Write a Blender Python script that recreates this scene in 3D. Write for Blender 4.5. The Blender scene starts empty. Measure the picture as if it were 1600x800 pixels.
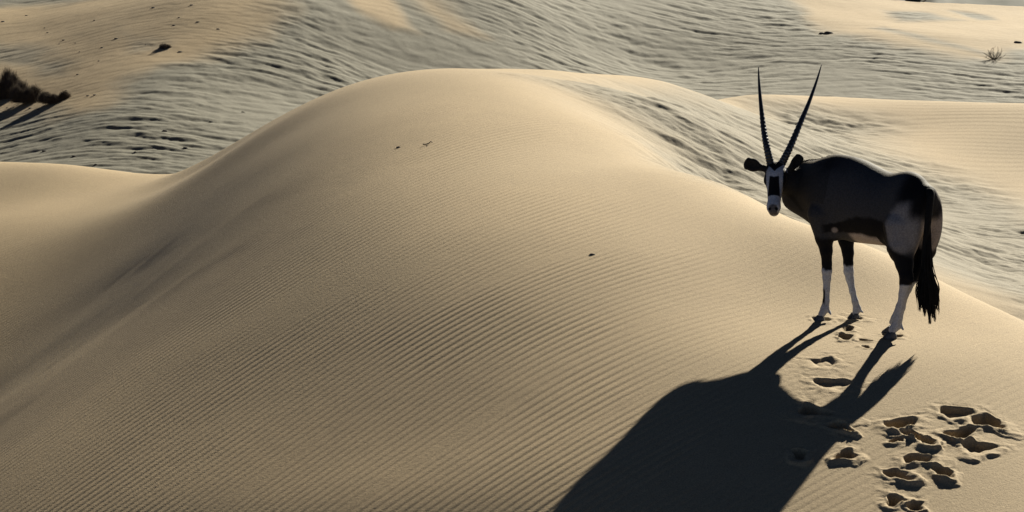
import bpy, math, random
import numpy as np
from mathutils import Vector

random.seed(7)
C = bpy.context.scene
C.cycles.diffuse_bounces = 1

# ------------------------------------------------------------------ camera, light, exposure
CAM_H, PITCH, LENS = 4.0, math.radians(11.0), 85.0
FPX = LENS / 36.0 * 1600.0
cam_d = bpy.data.cameras.new('camera')
cam_d.lens = LENS; cam_d.sensor_width = 36.0; cam_d.clip_start = 0.1; cam_d.clip_end = 5000
cam = bpy.data.objects.new('camera', cam_d); C.collection.objects.link(cam)
cam.location = (0, 0, CAM_H); cam.rotation_euler = (math.radians(90) - PITCH, 0, 0)
C.camera = cam

SUN_TO = Vector((0.4059, 0.8322, 0.3778)).normalized()      # towards the sun
sun_el = math.asin(SUN_TO.z); sun_az = math.atan2(SUN_TO.x, SUN_TO.y)
w = bpy.data.worlds.new('World'); C.world = w; w.use_nodes = True
nt = w.node_tree; bg = nt.nodes['Background']
sky = nt.nodes.new('ShaderNodeTexSky'); sky.sky_type = 'NISHITA'; sky.sun_disc = False
sky.sun_elevation = sun_el; sky.sun_rotation = sun_az; sky.air_density = 0.12; sky.dust_density = 0.0; sky.ozone_density = 0.0
nt.links.new(sky.outputs[0], bg.inputs[0]); bg.inputs[1].default_value = 0.05
sd = bpy.data.lights.new('sun', 'SUN'); sd.energy = 5.0; sd.angle = math.radians(0.6); sd.color = (1.0, 0.925, 0.765)
so = bpy.data.objects.new('sun', sd); C.collection.objects.link(so)
so.rotation_euler = SUN_TO.to_track_quat('Z', 'Y').to_euler()
C.view_settings.view_transform = 'Standard'; C.view_settings.look = 'None'
C.view_settings.exposure = 1.28; C.view_settings.gamma = 1.0

# ------------------------------------------------------------------ helpers
def at(px, py, y):
    """world point seen at photograph pixel px,py at forward distance y"""
    u = (px - 800.0) / FPX; v = (400.0 - py) / FPX
    dy = math.cos(PITCH) + v * math.sin(PITCH); dz = -math.sin(PITCH) + v * math.cos(PITCH)
    k = y / dy
    return np.array((u * k, y, CAM_H + dz * k))

def at_z(px, py, z):
    u = (px - 800.0) / FPX; v = (400.0 - py) / FPX
    dy = math.cos(PITCH) + v * math.sin(PITCH); dz = -math.sin(PITCH) + v * math.cos(PITCH)
    k = (z - CAM_H) / dz
    return np.array((u * k, dy * k, z))

def tag(o, label=None, cat=None, group=None, kind=None):
    if label: o['label'] = label
    if cat: o['category'] = cat
    if group: o['group'] = group
    if kind: o['kind'] = kind
    return o

def np_mesh(name, verts, faces, mat=None, parent=None, smooth=True, colors=None):
    """verts (n,3), faces (m,k) arrays -> one mesh object"""
    verts = np.ascontiguousarray(verts, np.float32); faces = np.ascontiguousarray(faces, np.int32)
    me = bpy.data.meshes.new(name)
    me.vertices.add(len(verts)); me.vertices.foreach_set('co', verts.ravel())
    k = faces.shape[1]
    me.loops.add(faces.size); me.loops.foreach_set('vertex_index', faces.ravel())
    me.polygons.add(len(faces)); me.polygons.foreach_set('loop_start', np.arange(0, faces.size, k, dtype=np.int32))
    me.update(calc_edges=True)
    if smooth: me.polygons.foreach_set('use_smooth', np.ones(len(faces), bool))
    if colors is not None:
        at_ = me.attributes.new('coat', 'FLOAT_COLOR', 'POINT')
        col = np.ones((len(verts), 4), np.float32); col[:, :3] = colors
        at_.data.foreach_set('color', col.ravel())
    o = bpy.data.objects.new(name, me); C.collection.objects.link(o)
    if mat: me.materials.append(mat)
    if parent: o.parent = parent
    return o

def empty(name, loc):
    o = bpy.data.objects.new(name, None); C.collection.objects.link(o); o.location = loc
    o.empty_display_size = 0.1
    bpy.context.view_layer.update()
    return o

def sstep(a, b, x):
    t = np.clip((x - a) / (b - a), 0, 1); return t * t * (3 - 2 * t)

# gradient noise on a periodic lattice
_rng = np.random.RandomState(11)
_ang = _rng.rand(256, 256).astype(np.float32) * 2 * np.pi
_gx, _gy = np.cos(_ang), np.sin(_ang)
def gnoise(x, y, seed=0):
    x = x + seed * 17.31; y = y + seed * 9.77
    xi = np.floor(x); yi = np.floor(y); fx = (x - xi).astype(np.float32); fy = (y - yi).astype(np.float32)
    xi = xi.astype(np.int32) & 255; yi = yi.astype(np.int32) & 255
    x1 = (xi + 1) & 255; y1 = (yi + 1) & 255
    ux = fx * fx * fx * (fx * (fx * 6 - 15) + 10); uy = fy * fy * fy * (fy * (fy * 6 - 15) + 10)
    a = _gx[yi, xi] * fx + _gy[yi, xi] * fy
    b = _gx[yi, x1] * (fx - 1) + _gy[yi, x1] * fy
    c = _gx[y1, xi] * fx + _gy[y1, xi] * (fy - 1)
    d = _gx[y1, x1] * (fx - 1) + _gy[y1, x1] * (fy - 1)
    return ((a + (b - a) * ux) * (1 - uy) + (c + (d - c) * ux) * uy) * 1.5
def fbm(x, y, octs=4, seed=0):
    s = 0; a = 1.0; f = 1.0
    for i in range(octs):
        s = s + a * gnoise(x * f, y * f, seed + i * 3); a *= 0.5; f *= 2.03
    return s

def bspline(grid, x0, y0, step, X, Y):
    """C2 cubic b-spline lookup of grid[iy, ix]"""
    fx = (X - x0) / step; fy = (Y - y0) / step
    fx = np.clip(fx, 1.001, grid.shape[1] - 3.001); fy = np.clip(fy, 1.001, grid.shape[0] - 3.001)
    ix = fx.astype(np.int32); iy = fy.astype(np.int32); tx = fx - ix; ty = fy - iy
    def wts(t):
        return ((1 - t) ** 3 / 6, (3 * t ** 3 - 6 * t ** 2 + 4) / 6, (-3 * t ** 3 + 3 * t ** 2 + 3 * t + 1) / 6, t ** 3 / 6)
    wx = wts(tx); wy = wts(ty); out = np.zeros(X.shape, grid.dtype)
    for j in range(4):
        row = 0
        for i in range(4):
            row = row + wx[i] * grid[iy + j - 1, ix + i - 1]
        out = out + wy[j] * row
    return out

def tps(pts, X, Y, lam=0.0):
    pts = np.array(pts, float); n = len(pts)
    sc = 10.0
    P = pts[:, :2] / sc
    def K(r2): return 0.5 * r2 * np.log(r2 + 1e-12)
    d2 = ((P[:, None] - P[None]) ** 2).sum(-1)
    A = np.zeros((n + 3, n + 3)); A[:n, :n] = K(d2) + lam * np.eye(n)
    A[:n, n] = 1; A[:n, n + 1:] = P; A[n, :n] = 1; A[n + 1:, :n] = P.T
    wv = np.linalg.solve(A, np.concatenate([pts[:, 2], np.zeros(3)]))
    out = np.full(X.shape, wv[n]) + wv[n + 1] * X / sc + wv[n + 2] * Y / sc
    for i in range(n):
        out += wv[i] * K((X / sc - P[i, 0]) ** 2 + (Y / sc - P[i, 1]) ** 2)
    return out

def nodes_mat(name):
    m = bpy.data.materials.new(name); m.use_nodes = True
    n = m.node_tree; b = n.nodes['Principled BSDF']; return m, n, b

# ------------------------------------------------------------------ near dune surface
# smooth dune surface: cubic b-spline control heights in millimetres, one per square metre
NG = np.array([[int(v) for v in r.split(',')] for r in """-2105,-2164,-2212,-2240,-2240,-2209,-2146,-2054,-1935,-1796,-1644,-1486,-1326,-1162,-997,-841,-715,-634,-598,-598,-620,-659,-709,-767,-831,-899,-972,-1047,-1124,-1202
-2090,-2156,-2213,-2248,-2255,-2229,-2170,-2078,-1956,-1814,-1658,-1498,-1336,-1167,-985,-801,-653,-570,-549,-566,-604,-655,-715,-781,-850,-923,-998,-1075,-1154,-1233
-2074,-2150,-2216,-2260,-2275,-2257,-2202,-2111,-1988,-1842,-1683,-1523,-1362,-1191,-991,-770,-588,-508,-505,-541,-595,-658,-727,-799,-873,-950,-1027,-1106,-1186,-1267
-2057,-2146,-2224,-2281,-2308,-2300,-2253,-2165,-2041,-1890,-1730,-1573,-1420,-1258,-1046,-766,-521,-455,-478,-533,-600,-673,-748,-825,-903,-982,-1062,-1142,-1222,-1304
-2040,-2144,-2239,-2313,-2356,-2363,-2327,-2246,-2121,-1962,-1796,-1643,-1500,-1357,-1167,-829,-531,-456,-484,-546,-620,-699,-779,-860,-940,-1021,-1101,-1182,-1263,-1344
-2025,-2147,-2262,-2356,-2420,-2446,-2426,-2352,-2219,-2039,-1847,-1687,-1528,-1359,-1210,-856,-576,-485,-503,-568,-648,-732,-816,-900,-982,-1063,-1144,-1225,-1306,-1387
-2010,-2154,-2290,-2407,-2496,-2546,-2543,-2473,-2319,-2086,-1814,-1589,-1345,-1045,-840,-625,-479,-451,-487,-572,-664,-760,-852,-941,-1026,-1109,-1189,-1270,-1350,-1431
-1995,-2160,-2319,-2462,-2578,-2653,-2669,-2596,-2401,-2078,-1661,-1276,-920,-634,-492,-395,-310,-301,-384,-524,-658,-779,-886,-982,-1071,-1155,-1236,-1315,-1395,-1476
-1972,-2159,-2341,-2510,-2654,-2757,-2789,-2705,-2450,-2015,-1465,-1019,-716,-494,-313,-206,-166,-149,-254,-449,-647,-800,-922,-1025,-1117,-1202,-1282,-1361,-1440,-1520
-1934,-2142,-2347,-2541,-2714,-2844,-2892,-2790,-2461,-1880,-1304,-909,-578,-279,-67,-18,-35,25,-107,-408,-666,-837,-967,-1074,-1166,-1250,-1328,-1406,-1484,-1563
-1872,-2100,-2326,-2545,-2745,-2903,-2968,-2853,-2460,-1783,-1223,-794,-406,-82,162,187,-31,-22,-5,-388,-709,-898,-1029,-1132,-1219,-1298,-1374,-1449,-1526,-1605
-1782,-2026,-2271,-2512,-2738,-2924,-3014,-2896,-2463,-1755,-1174,-672,-258,101,331,357,169,111,-38,-493,-823,-1001,-1113,-1200,-1275,-1347,-1418,-1491,-1567,-1646
-1660,-1918,-2177,-2436,-2686,-2903,-3030,-2929,-2450,-1734,-1133,-587,-122,258,438,437,339,376,-290,-816,-1041,-1143,-1209,-1268,-1328,-1391,-1458,-1529,-1605,-1685
-1506,-1772,-2041,-2313,-2579,-2827,-3012,-2991,-2452,-1707,-1072,-489,9,382,512,502,449,88,-833,-1147,-1220,-1251,-1280,-1319,-1368,-1426,-1491,-1563,-1641,-1723
-1326,-1594,-1866,-2140,-2406,-2658,-2877,-2956,-2435,-1725,-1088,-419,138,486,545,531,528,-311,-1017,-1179,-1236,-1269,-1299,-1339,-1388,-1447,-1515,-1591,-1673,-1760
-1128,-1395,-1664,-1928,-2176,-2393,-2556,-2545,-2171,-1669,-1009,-339,242,574,596,472,319,-366,-861,-1004,-1135,-1226,-1283,-1335,-1392,-1457,-1531,-1612,-1701,-1793
-932,-1193,-1454,-1704,-1921,-2089,-2208,-2230,-2032,-1620,-1001,-266,348,677,691,527,6,-426,-763,-982,-1125,-1214,-1272,-1327,-1389,-1460,-1540,-1629,-1725,-1824
-760,-1013,-1265,-1498,-1686,-1806,-1873,-1978,-1844,-1476,-894,-204,425,744,773,576,11,-322,-724,-1116,-1210,-1242,-1276,-1322,-1383,-1458,-1544,-1641,-1745,-1852
-638,-881,-1122,-1341,-1510,-1601,-1630,-1765,-1623,-1349,-820,-120,493,762,856,476,-145,-477,-735,-1084,-1224,-1256,-1273,-1311,-1371,-1450,-1544,-1649,-1762,-1879
-583,-810,-1035,-1240,-1402,-1506,-1582,-1607,-1399,-1165,-709,-109,499,795,861,397,79,-317,-699,-1047,-1207,-1235,-1250,-1289,-1353,-1438,-1540,-1655,-1779,-1906
-585,-792,-998,-1188,-1341,-1434,-1463,-1380,-1255,-1041,-626,27,550,802,765,534,352,-93,-646,-1093,-1222,-1205,-1220,-1261,-1331,-1424,-1535,-1661,-1796,-1934
-624,-811,-997,-1169,-1309,-1391,-1391,-1304,-1144,-1036,-784,-40,511,689,628,471,258,-208,-773,-1245,-1279,-1191,-1210,-1248,-1319,-1414,-1532,-1667,-1814,-1964
-682,-849,-1014,-1166,-1293,-1368,-1348,-1267,-1155,-1053,-670,-43,409,566,501,322,54,-398,-897,-1272,-1333,-1269,-1252,-1268,-1321,-1409,-1529,-1674,-1833,-1997
-747,-893,-1035,-1161,-1259,-1304,-1259,-1147,-1003,-1039,-907,-134,263,455,457,269,-93,-552,-983,-1276,-1365,-1337,-1299,-1288,-1318,-1396,-1520,-1677,-1852,-2032
-813,-938,-1055,-1151,-1210,-1214,-1144,-1009,-868,-872,-866,-336,103,354,423,239,-156,-610,-1001,-1261,-1358,-1354,-1312,-1279,-1289,-1361,-1493,-1669,-1866,-2067
-875,-983,-1079,-1148,-1176,-1152,-1074,-955,-851,-796,-675,-344,13,247,315,180,-109,-465,-876,-1172,-1308,-1329,-1283,-1227,-1218,-1288,-1439,-1644,-1871,-2100
-933,-1027,-1109,-1160,-1168,-1129,-1046,-935,-829,-731,-573,-320,-40,160,229,147,-77,-423,-819,-1112,-1253,-1279,-1217,-1130,-1099,-1172,-1353,-1599,-1863,-2124
-982,-1067,-1139,-1183,-1177,-1124,-1035,-925,-811,-689,-526,-314,-91,75,138,82,-99,-463,-870,-1128,-1221,-1200,-1110,-996,-939,-1015,-1239,-1536,-1840,-2132
-1017,-1093,-1158,-1199,-1183,-1119,-1027,-917,-799,-669,-513,-332,-153,-23,23,-41,-235,-610,-1013,-1190,-1207,-1124,-1011,-873,-778,-850,-1132,-1472,-1805,-2119
-1036,-1101,-1154,-1180,-1161,-1101,-1014,-908,-793,-665,-522,-369,-226,-126,-99,-171,-367,-708,-1077,-1181,-1167,-1080,-943,-806,-730,-815,-1094,-1433,-1766,-2085
-1042,-1094,-1135,-1149,-1130,-1076,-996,-899,-791,-673,-547,-418,-304,-228,-211,-270,-411,-605,-821,-1013,-1043,-979,-890,-807,-788,-893,-1129,-1431,-1740,-2043
-1037,-1079,-1110,-1118,-1098,-1050,-978,-891,-794,-690,-581,-476,-387,-330,-319,-365,-467,-610,-784,-970,-1005,-943,-896,-860,-879,-991,-1195,-1456,-1733,-2009
-1028,-1062,-1086,-1089,-1070,-1027,-964,-888,-803,-714,-624,-541,-475,-435,-434,-478,-567,-696,-857,-1012,-1042,-993,-954,-943,-982,-1093,-1272,-1497,-1742,-1990
-1015,-1044,-1064,-1065,-1047,-1009,-955,-889,-818,-744,-673,-611,-566,-544,-554,-599,-679,-790,-918,-1027,-1064,-1048,-1030,-1037,-1088,-1194,-1353,-1550,-1767,-1988
-1003,-1028,-1045,-1047,-1031,-999,-953,-898,-839,-780,-727,-683,-656,-649,-668,-713,-783,-873,-970,-1049,-1089,-1098,-1103,-1129,-1189,-1292,-1435,-1610,-1803,-2002
-992,-1015,-1031,-1034,-1023,-997,-960,-916,-870,-825,-785,-756,-741,-744,-767,-810,-871,-944,-1020,-1084,-1126,-1151,-1176,-1217,-1285,-1385,-1516,-1674,-1848,-2028
-983,-1005,-1022,-1027,-1020,-1001,-974,-940,-905,-872,-844,-825,-819,-828,-852,-892,-945,-1006,-1069,-1126,-1171,-1208,-1248,-1300,-1373,-1471,-1594,-1738,-1898,-2062
-976,-999,-1016,-1024,-1021,-1009,-989,-965,-939,-915,-896,-886,-885,-897,-922,-959,-1007,-1061,-1117,-1170,-1218,-1263,-1312,-1372,-1448,-1545,-1662,-1797,-1945,-2098
-972,-995,-1013,-1023,-1023,-1016,-1002,-984,-964,-947,-934,-929,-932,-946,-971,-1007,-1051,-1101,-1153,-1204,-1254,-1305,-1360,-1424,-1503,-1599,-1712,-1840,-1981,-2126
-970,-993,-1012,-1022,-1025,-1019,-1007,-992,-976,-961,-951,-948,-953,-968,-993,-1028,-1070,-1118,-1169,-1220,-1271,-1324,-1381,-1448,-1528,-1623,-1734,-1860,-1997,-2138
-970,-993,-1011,-1022,-1025,-1020,-1009,-994,-979,-965,-956,-953,-959,-974,-999,-1033,-1075,-1123,-1173,-1224,-1275,-1328,-1387,-1455,-1535,-1630,-1741,-1865,-2000,-2140
-970,-993,-1011,-1022,-1024,-1019,-1009,-995,-979,-966,-957,-954,-959,-975,-1000,-1034,-1076,-1122,-1172,-1223,-1275,-1328,-1388,-1456,-1536,-1631,-1742,-1865,-2000,-2139""".split()]) / 1000.0
GX0, GY0, GS = -14.0, 8.0, 1.0

SKY = [(-300,215,35.),(0,250,32.4),(200,265,31.2),(290,268,31.0),(340,235,30.8),(400,203,30.4),(480,160,30.6),(560,132,30.4),(620,118,30.4),(700,111,31.3),
       (760,108,30.9),(850,107,32.2),(900,112,33.0),(1050,130,35.7),(1180,150,38.4),(1300,150,40.0),(1450,155,39.0),(1600,162,38.0),(1900,168,36.7)]
sx = np.array([at(*p)[0] for p in SKY]); sy = np.array([p[2] for p in SKY], float)
sx = np.concatenate([[-40], sx, [40]]); sy = np.concatenate([[31.0], sy, [44.0]])

# valley floor beyond
VD = [(0,240,66),(0,180,71.3),(0,120,76.2),(0,60,82.0),(0,0,88.8),(200,260,62),(200,180,67.2),(200,120,71.8),(200,60,77.2),(200,0,83.5),
 (450,150,71),(450,90,74.3),(450,0,79.5),(600,100,76),(600,0,82.0),(800,90,79),(800,0,84.7),(1000,100,83),(1000,0,90.7),
 (1200,130,80),(1200,50,87.8),(1200,0,93.8),(1400,120,80),(1400,60,86.0),(1400,7,96.6),(1600,140,78),(1600,85,83.5),(1600,14,97.4),
 (1500,11,97.2),(-300,240,68),(-300,0,86),(1900,18,98),(1900,100,82)]
vp = [tuple(at(*p)) for p in VD]
vp += [(0, 45, -6.2), (-30, 50, -6.5), (30, 50, -6.0), (60, 90, -5.4), (-60, 90, -2.5), (0, 115, 0.6), (-40, 115, 0.6), (0, 200, 5), (-60, 200, 5), (60, 200, -8), (28, 125, -5.2)]
VX0, VY0, VS = -160.0, -20.0, 1.0
vx, vy = np.meshgrid(np.arange(VX0, 160, VS), np.arange(VY0, 420, VS))
VG = tps(vp, np.clip(vx, -70, 70), np.clip(vy, 40, 210), lam=0.0002)

_cr = [at(*p) for p in ((1050,265,23.6),(1180,310,22.85),(1240,345,21.86),(1385,398,20.47),(1480,440,19.5),(1600,497,18.45),(1750,570,17.4))]
CRX = np.array([-40.0] + [p[0] for p in _cr] + [12.0]); CRY = np.array([60.0] + [p[1] for p in _cr] + [12.0])
def base_z(X, Y):
    n = bspline(NG, GX0, GY0, GS, X, Y)
    yb = np.interp(X, sx, sy)
    # soften the corners of the skyline
    yb = 0.5 * yb + 0.25 * (np.interp(X - 0.5, sx, sy) + np.interp(X + 0.5, sx, sy))
    d = Y - yb
    wdt = 0.35; d = d - 0.5
    drop = wdt * np.logaddexp(0, d / wdt) * 0.55
    n = n - np.minimum(drop, 60)
    # sharper lip along the crest on the right
    dc = Y - np.interp(X, CRX, CRY)
    n = n - np.minimum(0.30 * 0.10 * np.logaddexp(0, np.clip(dc / 0.10, -40, 400)), 0.20) * sstep(1.2, 2.6, X) * (1 - sstep(1.5, 4.5, dc))
    n = n - 0.15 * np.maximum(np.abs(X) - 22, 0) ** 1.1 * 0.5
    v = bspline(VG, VX0, VY0, VS, X, Y)
    # beyond the far crest on the right the ground falls to a lower plain
    yf = 98.0 + 0.3 * np.sin(X * 0.35)
    dv = np.maximum(Y - yf, 0)
    v = v - np.minimum(13 * (1 - np.exp(-dv / 14.0)) + 0.03 * dv, 18) * sstep(9.5, 14, X)
    k = 0.25
    m = np.maximum(n, v); return m + k * np.exp(-np.abs(n - v) / k) * 0.35, n > v

# ------------------------------------------------------------------ wind ripples: narrow band phase fields
def envelope(seed, N, L, cx, cy):
    """complex baseband noise, correlation lengths cx, cy metres over an L metre tile"""
    r = np.random.RandomState(seed)
    f = np.fft.fftfreq(N, L / N)
    kx, ky = np.meshgrid(f, f)
    S = np.exp(-0.5 * ((kx * cx * 2) ** 2 + (ky * cy * 2) ** 2))
    z = np.fft.ifft2((r.randn(N, N) + 1j * r.randn(N, N)) * S)
    return z / np.sqrt((np.abs(z) ** 2).mean())
def tile_lookup(E, L, X, Y):
    N = E.shape[0]
    fx = (X / L * N) % N; fy = (Y / L * N) % N
    ix = fx.astype(np.int32) % N; iy = fy.astype(np.int32) % N; tx = fx - np.floor(fx); ty = fy - np.floor(fy)
    i1 = (ix + 1) % N; j1 = (iy + 1) % N
    return (E[iy, ix] * (1 - tx) + E[iy, i1] * tx) * (1 - ty) + (E[j1, ix] * (1 - tx) + E[j1, i1] * tx) * ty

_ENV = {}
def ripples(X, Y, lam, ang, seed, cl, cw, sharp=0.3, sgn=1.0):
    """ripples of wavelength lam whose crests run at ang (radians from +x); cl/cw along/across correlation, in wavelengths"""
    c, s = math.cos(ang), math.sin(ang)
    U = X * c + Y * s; V = (-X * s + Y * c)
    L = 64 * lam * 4; N = 512
    if (seed, lam) not in _ENV: _ENV[(seed, lam)] = envelope(seed, N, L, cl * lam, cw * lam)
    E = _ENV[(seed, lam)]
    e = tile_lookup(E, L, U, V)
    ph = 2 * np.pi * V / lam + np.angle(e)
    a = np.minimum(np.abs(e) * 1.3 + 0.1, 1.0)
    a = a * (1.0 - 0.0) 
    # asymmetric profile
    return a * (np.sin(ph) + sharp * sgn * np.sin(2 * ph + 0.6)), a

# footprints: (px, py, radius across, depth)
PRINTS = [(1350,531,.075,.03,.2),(1350,542,.08,.03,.1),(1322,526,.12,.04,0),(1325,514,.10,.035,.1),(1288,567,.15,.024,.1),(1302,600,.16,.028,.25),
 (1268,643,.17,.075,.0),(1312,668,.135,.085,.1),(1250,710,.14,.06,.1),(1324,712,.13,.08,.0),
 (1408,664,.15,.10,-.15),(1492,645,.14,.05,.1),(1542,659,.155,.075,-.1),(1424,680,.11,.07,.3),(1447,692,.14,.09,.25),(1403,690,.09,.06,-.1),(1502,679,.15,.09,-.15),(1526,701,.14,.06,.1),
 (1432,718,.11,.08,.4),(1402,741,.12,.08,.4),(1474,738,.13,.08,.35),(1400,782,.16,.10,.3),(1430,790,.10,.06,.3),
 (1284,500,.085,.02,0),(1337,496,.085,.02,0),(1397,524,.09,.02,0)]

def footprints(X, Y, z):
    out = np.zeros_like(z); keep = np.ones_like(z)
    for i, (px, py, r, dep, rot) in enumerate(PRINTS):
        r = r * (0.58 + 0.12 * math.sin(i * 5.3)); dep = dep * 0.88
        # ground point under the pixel, found on the smooth surface
        lo, hi = 13.0, 19.0
        for _ in range(30):
            mid = 0.5 * (lo + hi); p = at(px, py, mid)
            g = base_z(np.array([p[0]]), np.array([mid]))[0][0]
            if p[2] > g: lo = mid
            else: hi = mid
        cx, cy = p[0], p[1]
        m = (np.abs(X - cx) < 0.7) & (np.abs(Y - cy) < 0.9)
        if not m.any(): continue
        xx = X[m] - cx; yy = Y[m] - cy
        xx = xx + 0.035 * gnoise(xx * 6 + i * 3.1, yy * 6, 5); yy = yy + 0.045 * gnoise(xx * 5 + 9.2 + i, yy * 5, 8)
        c, s = math.cos(rot), math.sin(rot)
        a = xx * c + yy * s; b = -xx * s + yy * c
        b2 = b / 1.12
        rr = np.sqrt(a * a + b2 * b2) / r
        th = np.arctan2(b2, a)
        rr = rr * (1 + 0.20 * np.sin(2 * th + i) + 0.15 * np.sin(3 * th + 2.1 * i) + 0.07 * np.sin(5 * th + i * 1.3))
        far = 0.5 + 0.5 * np.sin(th)
        rr = rr + 0.10 * gnoise(a * 22 + i, b * 22, 6) * (1 - 0.5 * far)
        # steep far wall, floor ramping up towards the near side
        wall = 0.20 + 0.85 * (1 - far) ** 1.3
        f = np.clip((1.0 - rr) / wall, 0, 1); f = f * f * (3 - 2 * f)
        bowl = -dep * f
        bowl = bowl + dep * 0.22 * gnoise(a * 19, b * 14 + i, 3) * (1 - sstep(0.5, 1.0, rr))
        rim = dep * 0.10 * np.exp(-((rr - 1.12) / 0.14) ** 2) * far + dep * 0.20 * np.exp(-((rr - 1.35) / 0.33) ** 2) * (1 - far)
        # loosened sand around, and pushed-out plates on the near side that end in broken lips
        loose = 0.0050 * fbm(a * 13 + i * 7, b * 13, 3, 17) * np.exp(-((rr - 1.4) / 0.7) ** 2)
        pl = 0
        if dep > 0.03:
            for q, (rad, hgt) in enumerate(((1.45, .20), (1.80, .16), (2.2, .10))):
                jag = rad + 0.20 * gnoise(a * 14 + q * 4, b * 3 + i, 2) + 0.25 * math.sin(i * 4.1 + q * 2)
                win = np.exp(-((th + 1.57 - 0.8 * math.sin(i * 2.7 + q * 1.9)) / (0.45 + 0.2 * math.sin(i + q))) ** 2)
                pl = pl + dep * hgt * win * sstep(0.8, jag, rr) * (1 - sstep(jag, jag + 0.07, rr))
        out[m] += bowl + rim + pl + loose
        keep[m] = np.minimum(keep[m], sstep(0.9, 2.1, rr))
    return out, keep

def hit_grid(grid, x0, y0, st, px, py, lo, hi):
    ysm = np.linspace(lo, hi, 1200); p = np.array([at(px, py, q) for q in ysm])
    b = np.nonzero(p[:, 2] <= bspline(grid, x0, y0, st, p[:, 0], p[:, 1]))[0]
    return p[b[0]][:2] if len(b) else p[-1][:2]
def zone(poly, near):
    if near: return np.array([hit_grid(NG, GX0, GY0, GS, a, b, 17.0, 46.0) for a, b in poly])
    return np.array([hit_grid(VG, VX0, VY0, VS, a, b, 50.0, 125.0) for a, b in poly])
def inside(P, X, Y, soft, wob=0.0):
    """soft membership of ground points in polygon P"""
    d = np.full(X.shape, 1e9); ins = np.zeros(X.shape, bool)
    for i in range(len(P)):
        a = P[i]; b = P[(i + 1) % len(P)]
        ex, ey = b - a; wx_ = X - a[0]; wy_ = Y - a[1]
        t = np.clip((wx_ * ex + wy_ * ey) / (ex * ex + ey * ey + 1e-9), 0, 1)
        d = np.minimum(d, (wx_ - t * ex) ** 2 + (wy_ - t * ey) ** 2)
        c = ((a[1] > Y) != (b[1] > Y)) & (X < (b[0] - a[0]) * (Y - a[1]) / (b[1] - a[1] + 1e-12) + a[0])
        ins ^= c
    sd = np.where(ins, 1, -1) * np.sqrt(d)
    return sstep(-soft, soft, sd + wob)
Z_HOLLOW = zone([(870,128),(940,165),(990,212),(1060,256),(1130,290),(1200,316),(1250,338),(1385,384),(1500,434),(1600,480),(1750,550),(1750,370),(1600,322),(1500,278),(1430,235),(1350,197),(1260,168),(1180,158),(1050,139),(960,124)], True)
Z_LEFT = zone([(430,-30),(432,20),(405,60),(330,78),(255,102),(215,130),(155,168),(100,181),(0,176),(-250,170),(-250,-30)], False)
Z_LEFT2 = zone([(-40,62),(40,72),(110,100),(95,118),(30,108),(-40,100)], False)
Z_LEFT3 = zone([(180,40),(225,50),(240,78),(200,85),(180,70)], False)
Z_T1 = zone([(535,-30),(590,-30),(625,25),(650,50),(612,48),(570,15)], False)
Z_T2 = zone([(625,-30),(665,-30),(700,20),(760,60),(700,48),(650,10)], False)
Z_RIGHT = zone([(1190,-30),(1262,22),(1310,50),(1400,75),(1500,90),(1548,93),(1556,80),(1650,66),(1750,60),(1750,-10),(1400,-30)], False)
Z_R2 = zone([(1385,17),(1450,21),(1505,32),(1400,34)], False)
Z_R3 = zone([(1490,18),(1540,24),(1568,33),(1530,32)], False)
Z_R4 = zone([(1360,44),(1450,66),(1540,86),(1538,80),(1460,60),(1380,42)], False)

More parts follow.
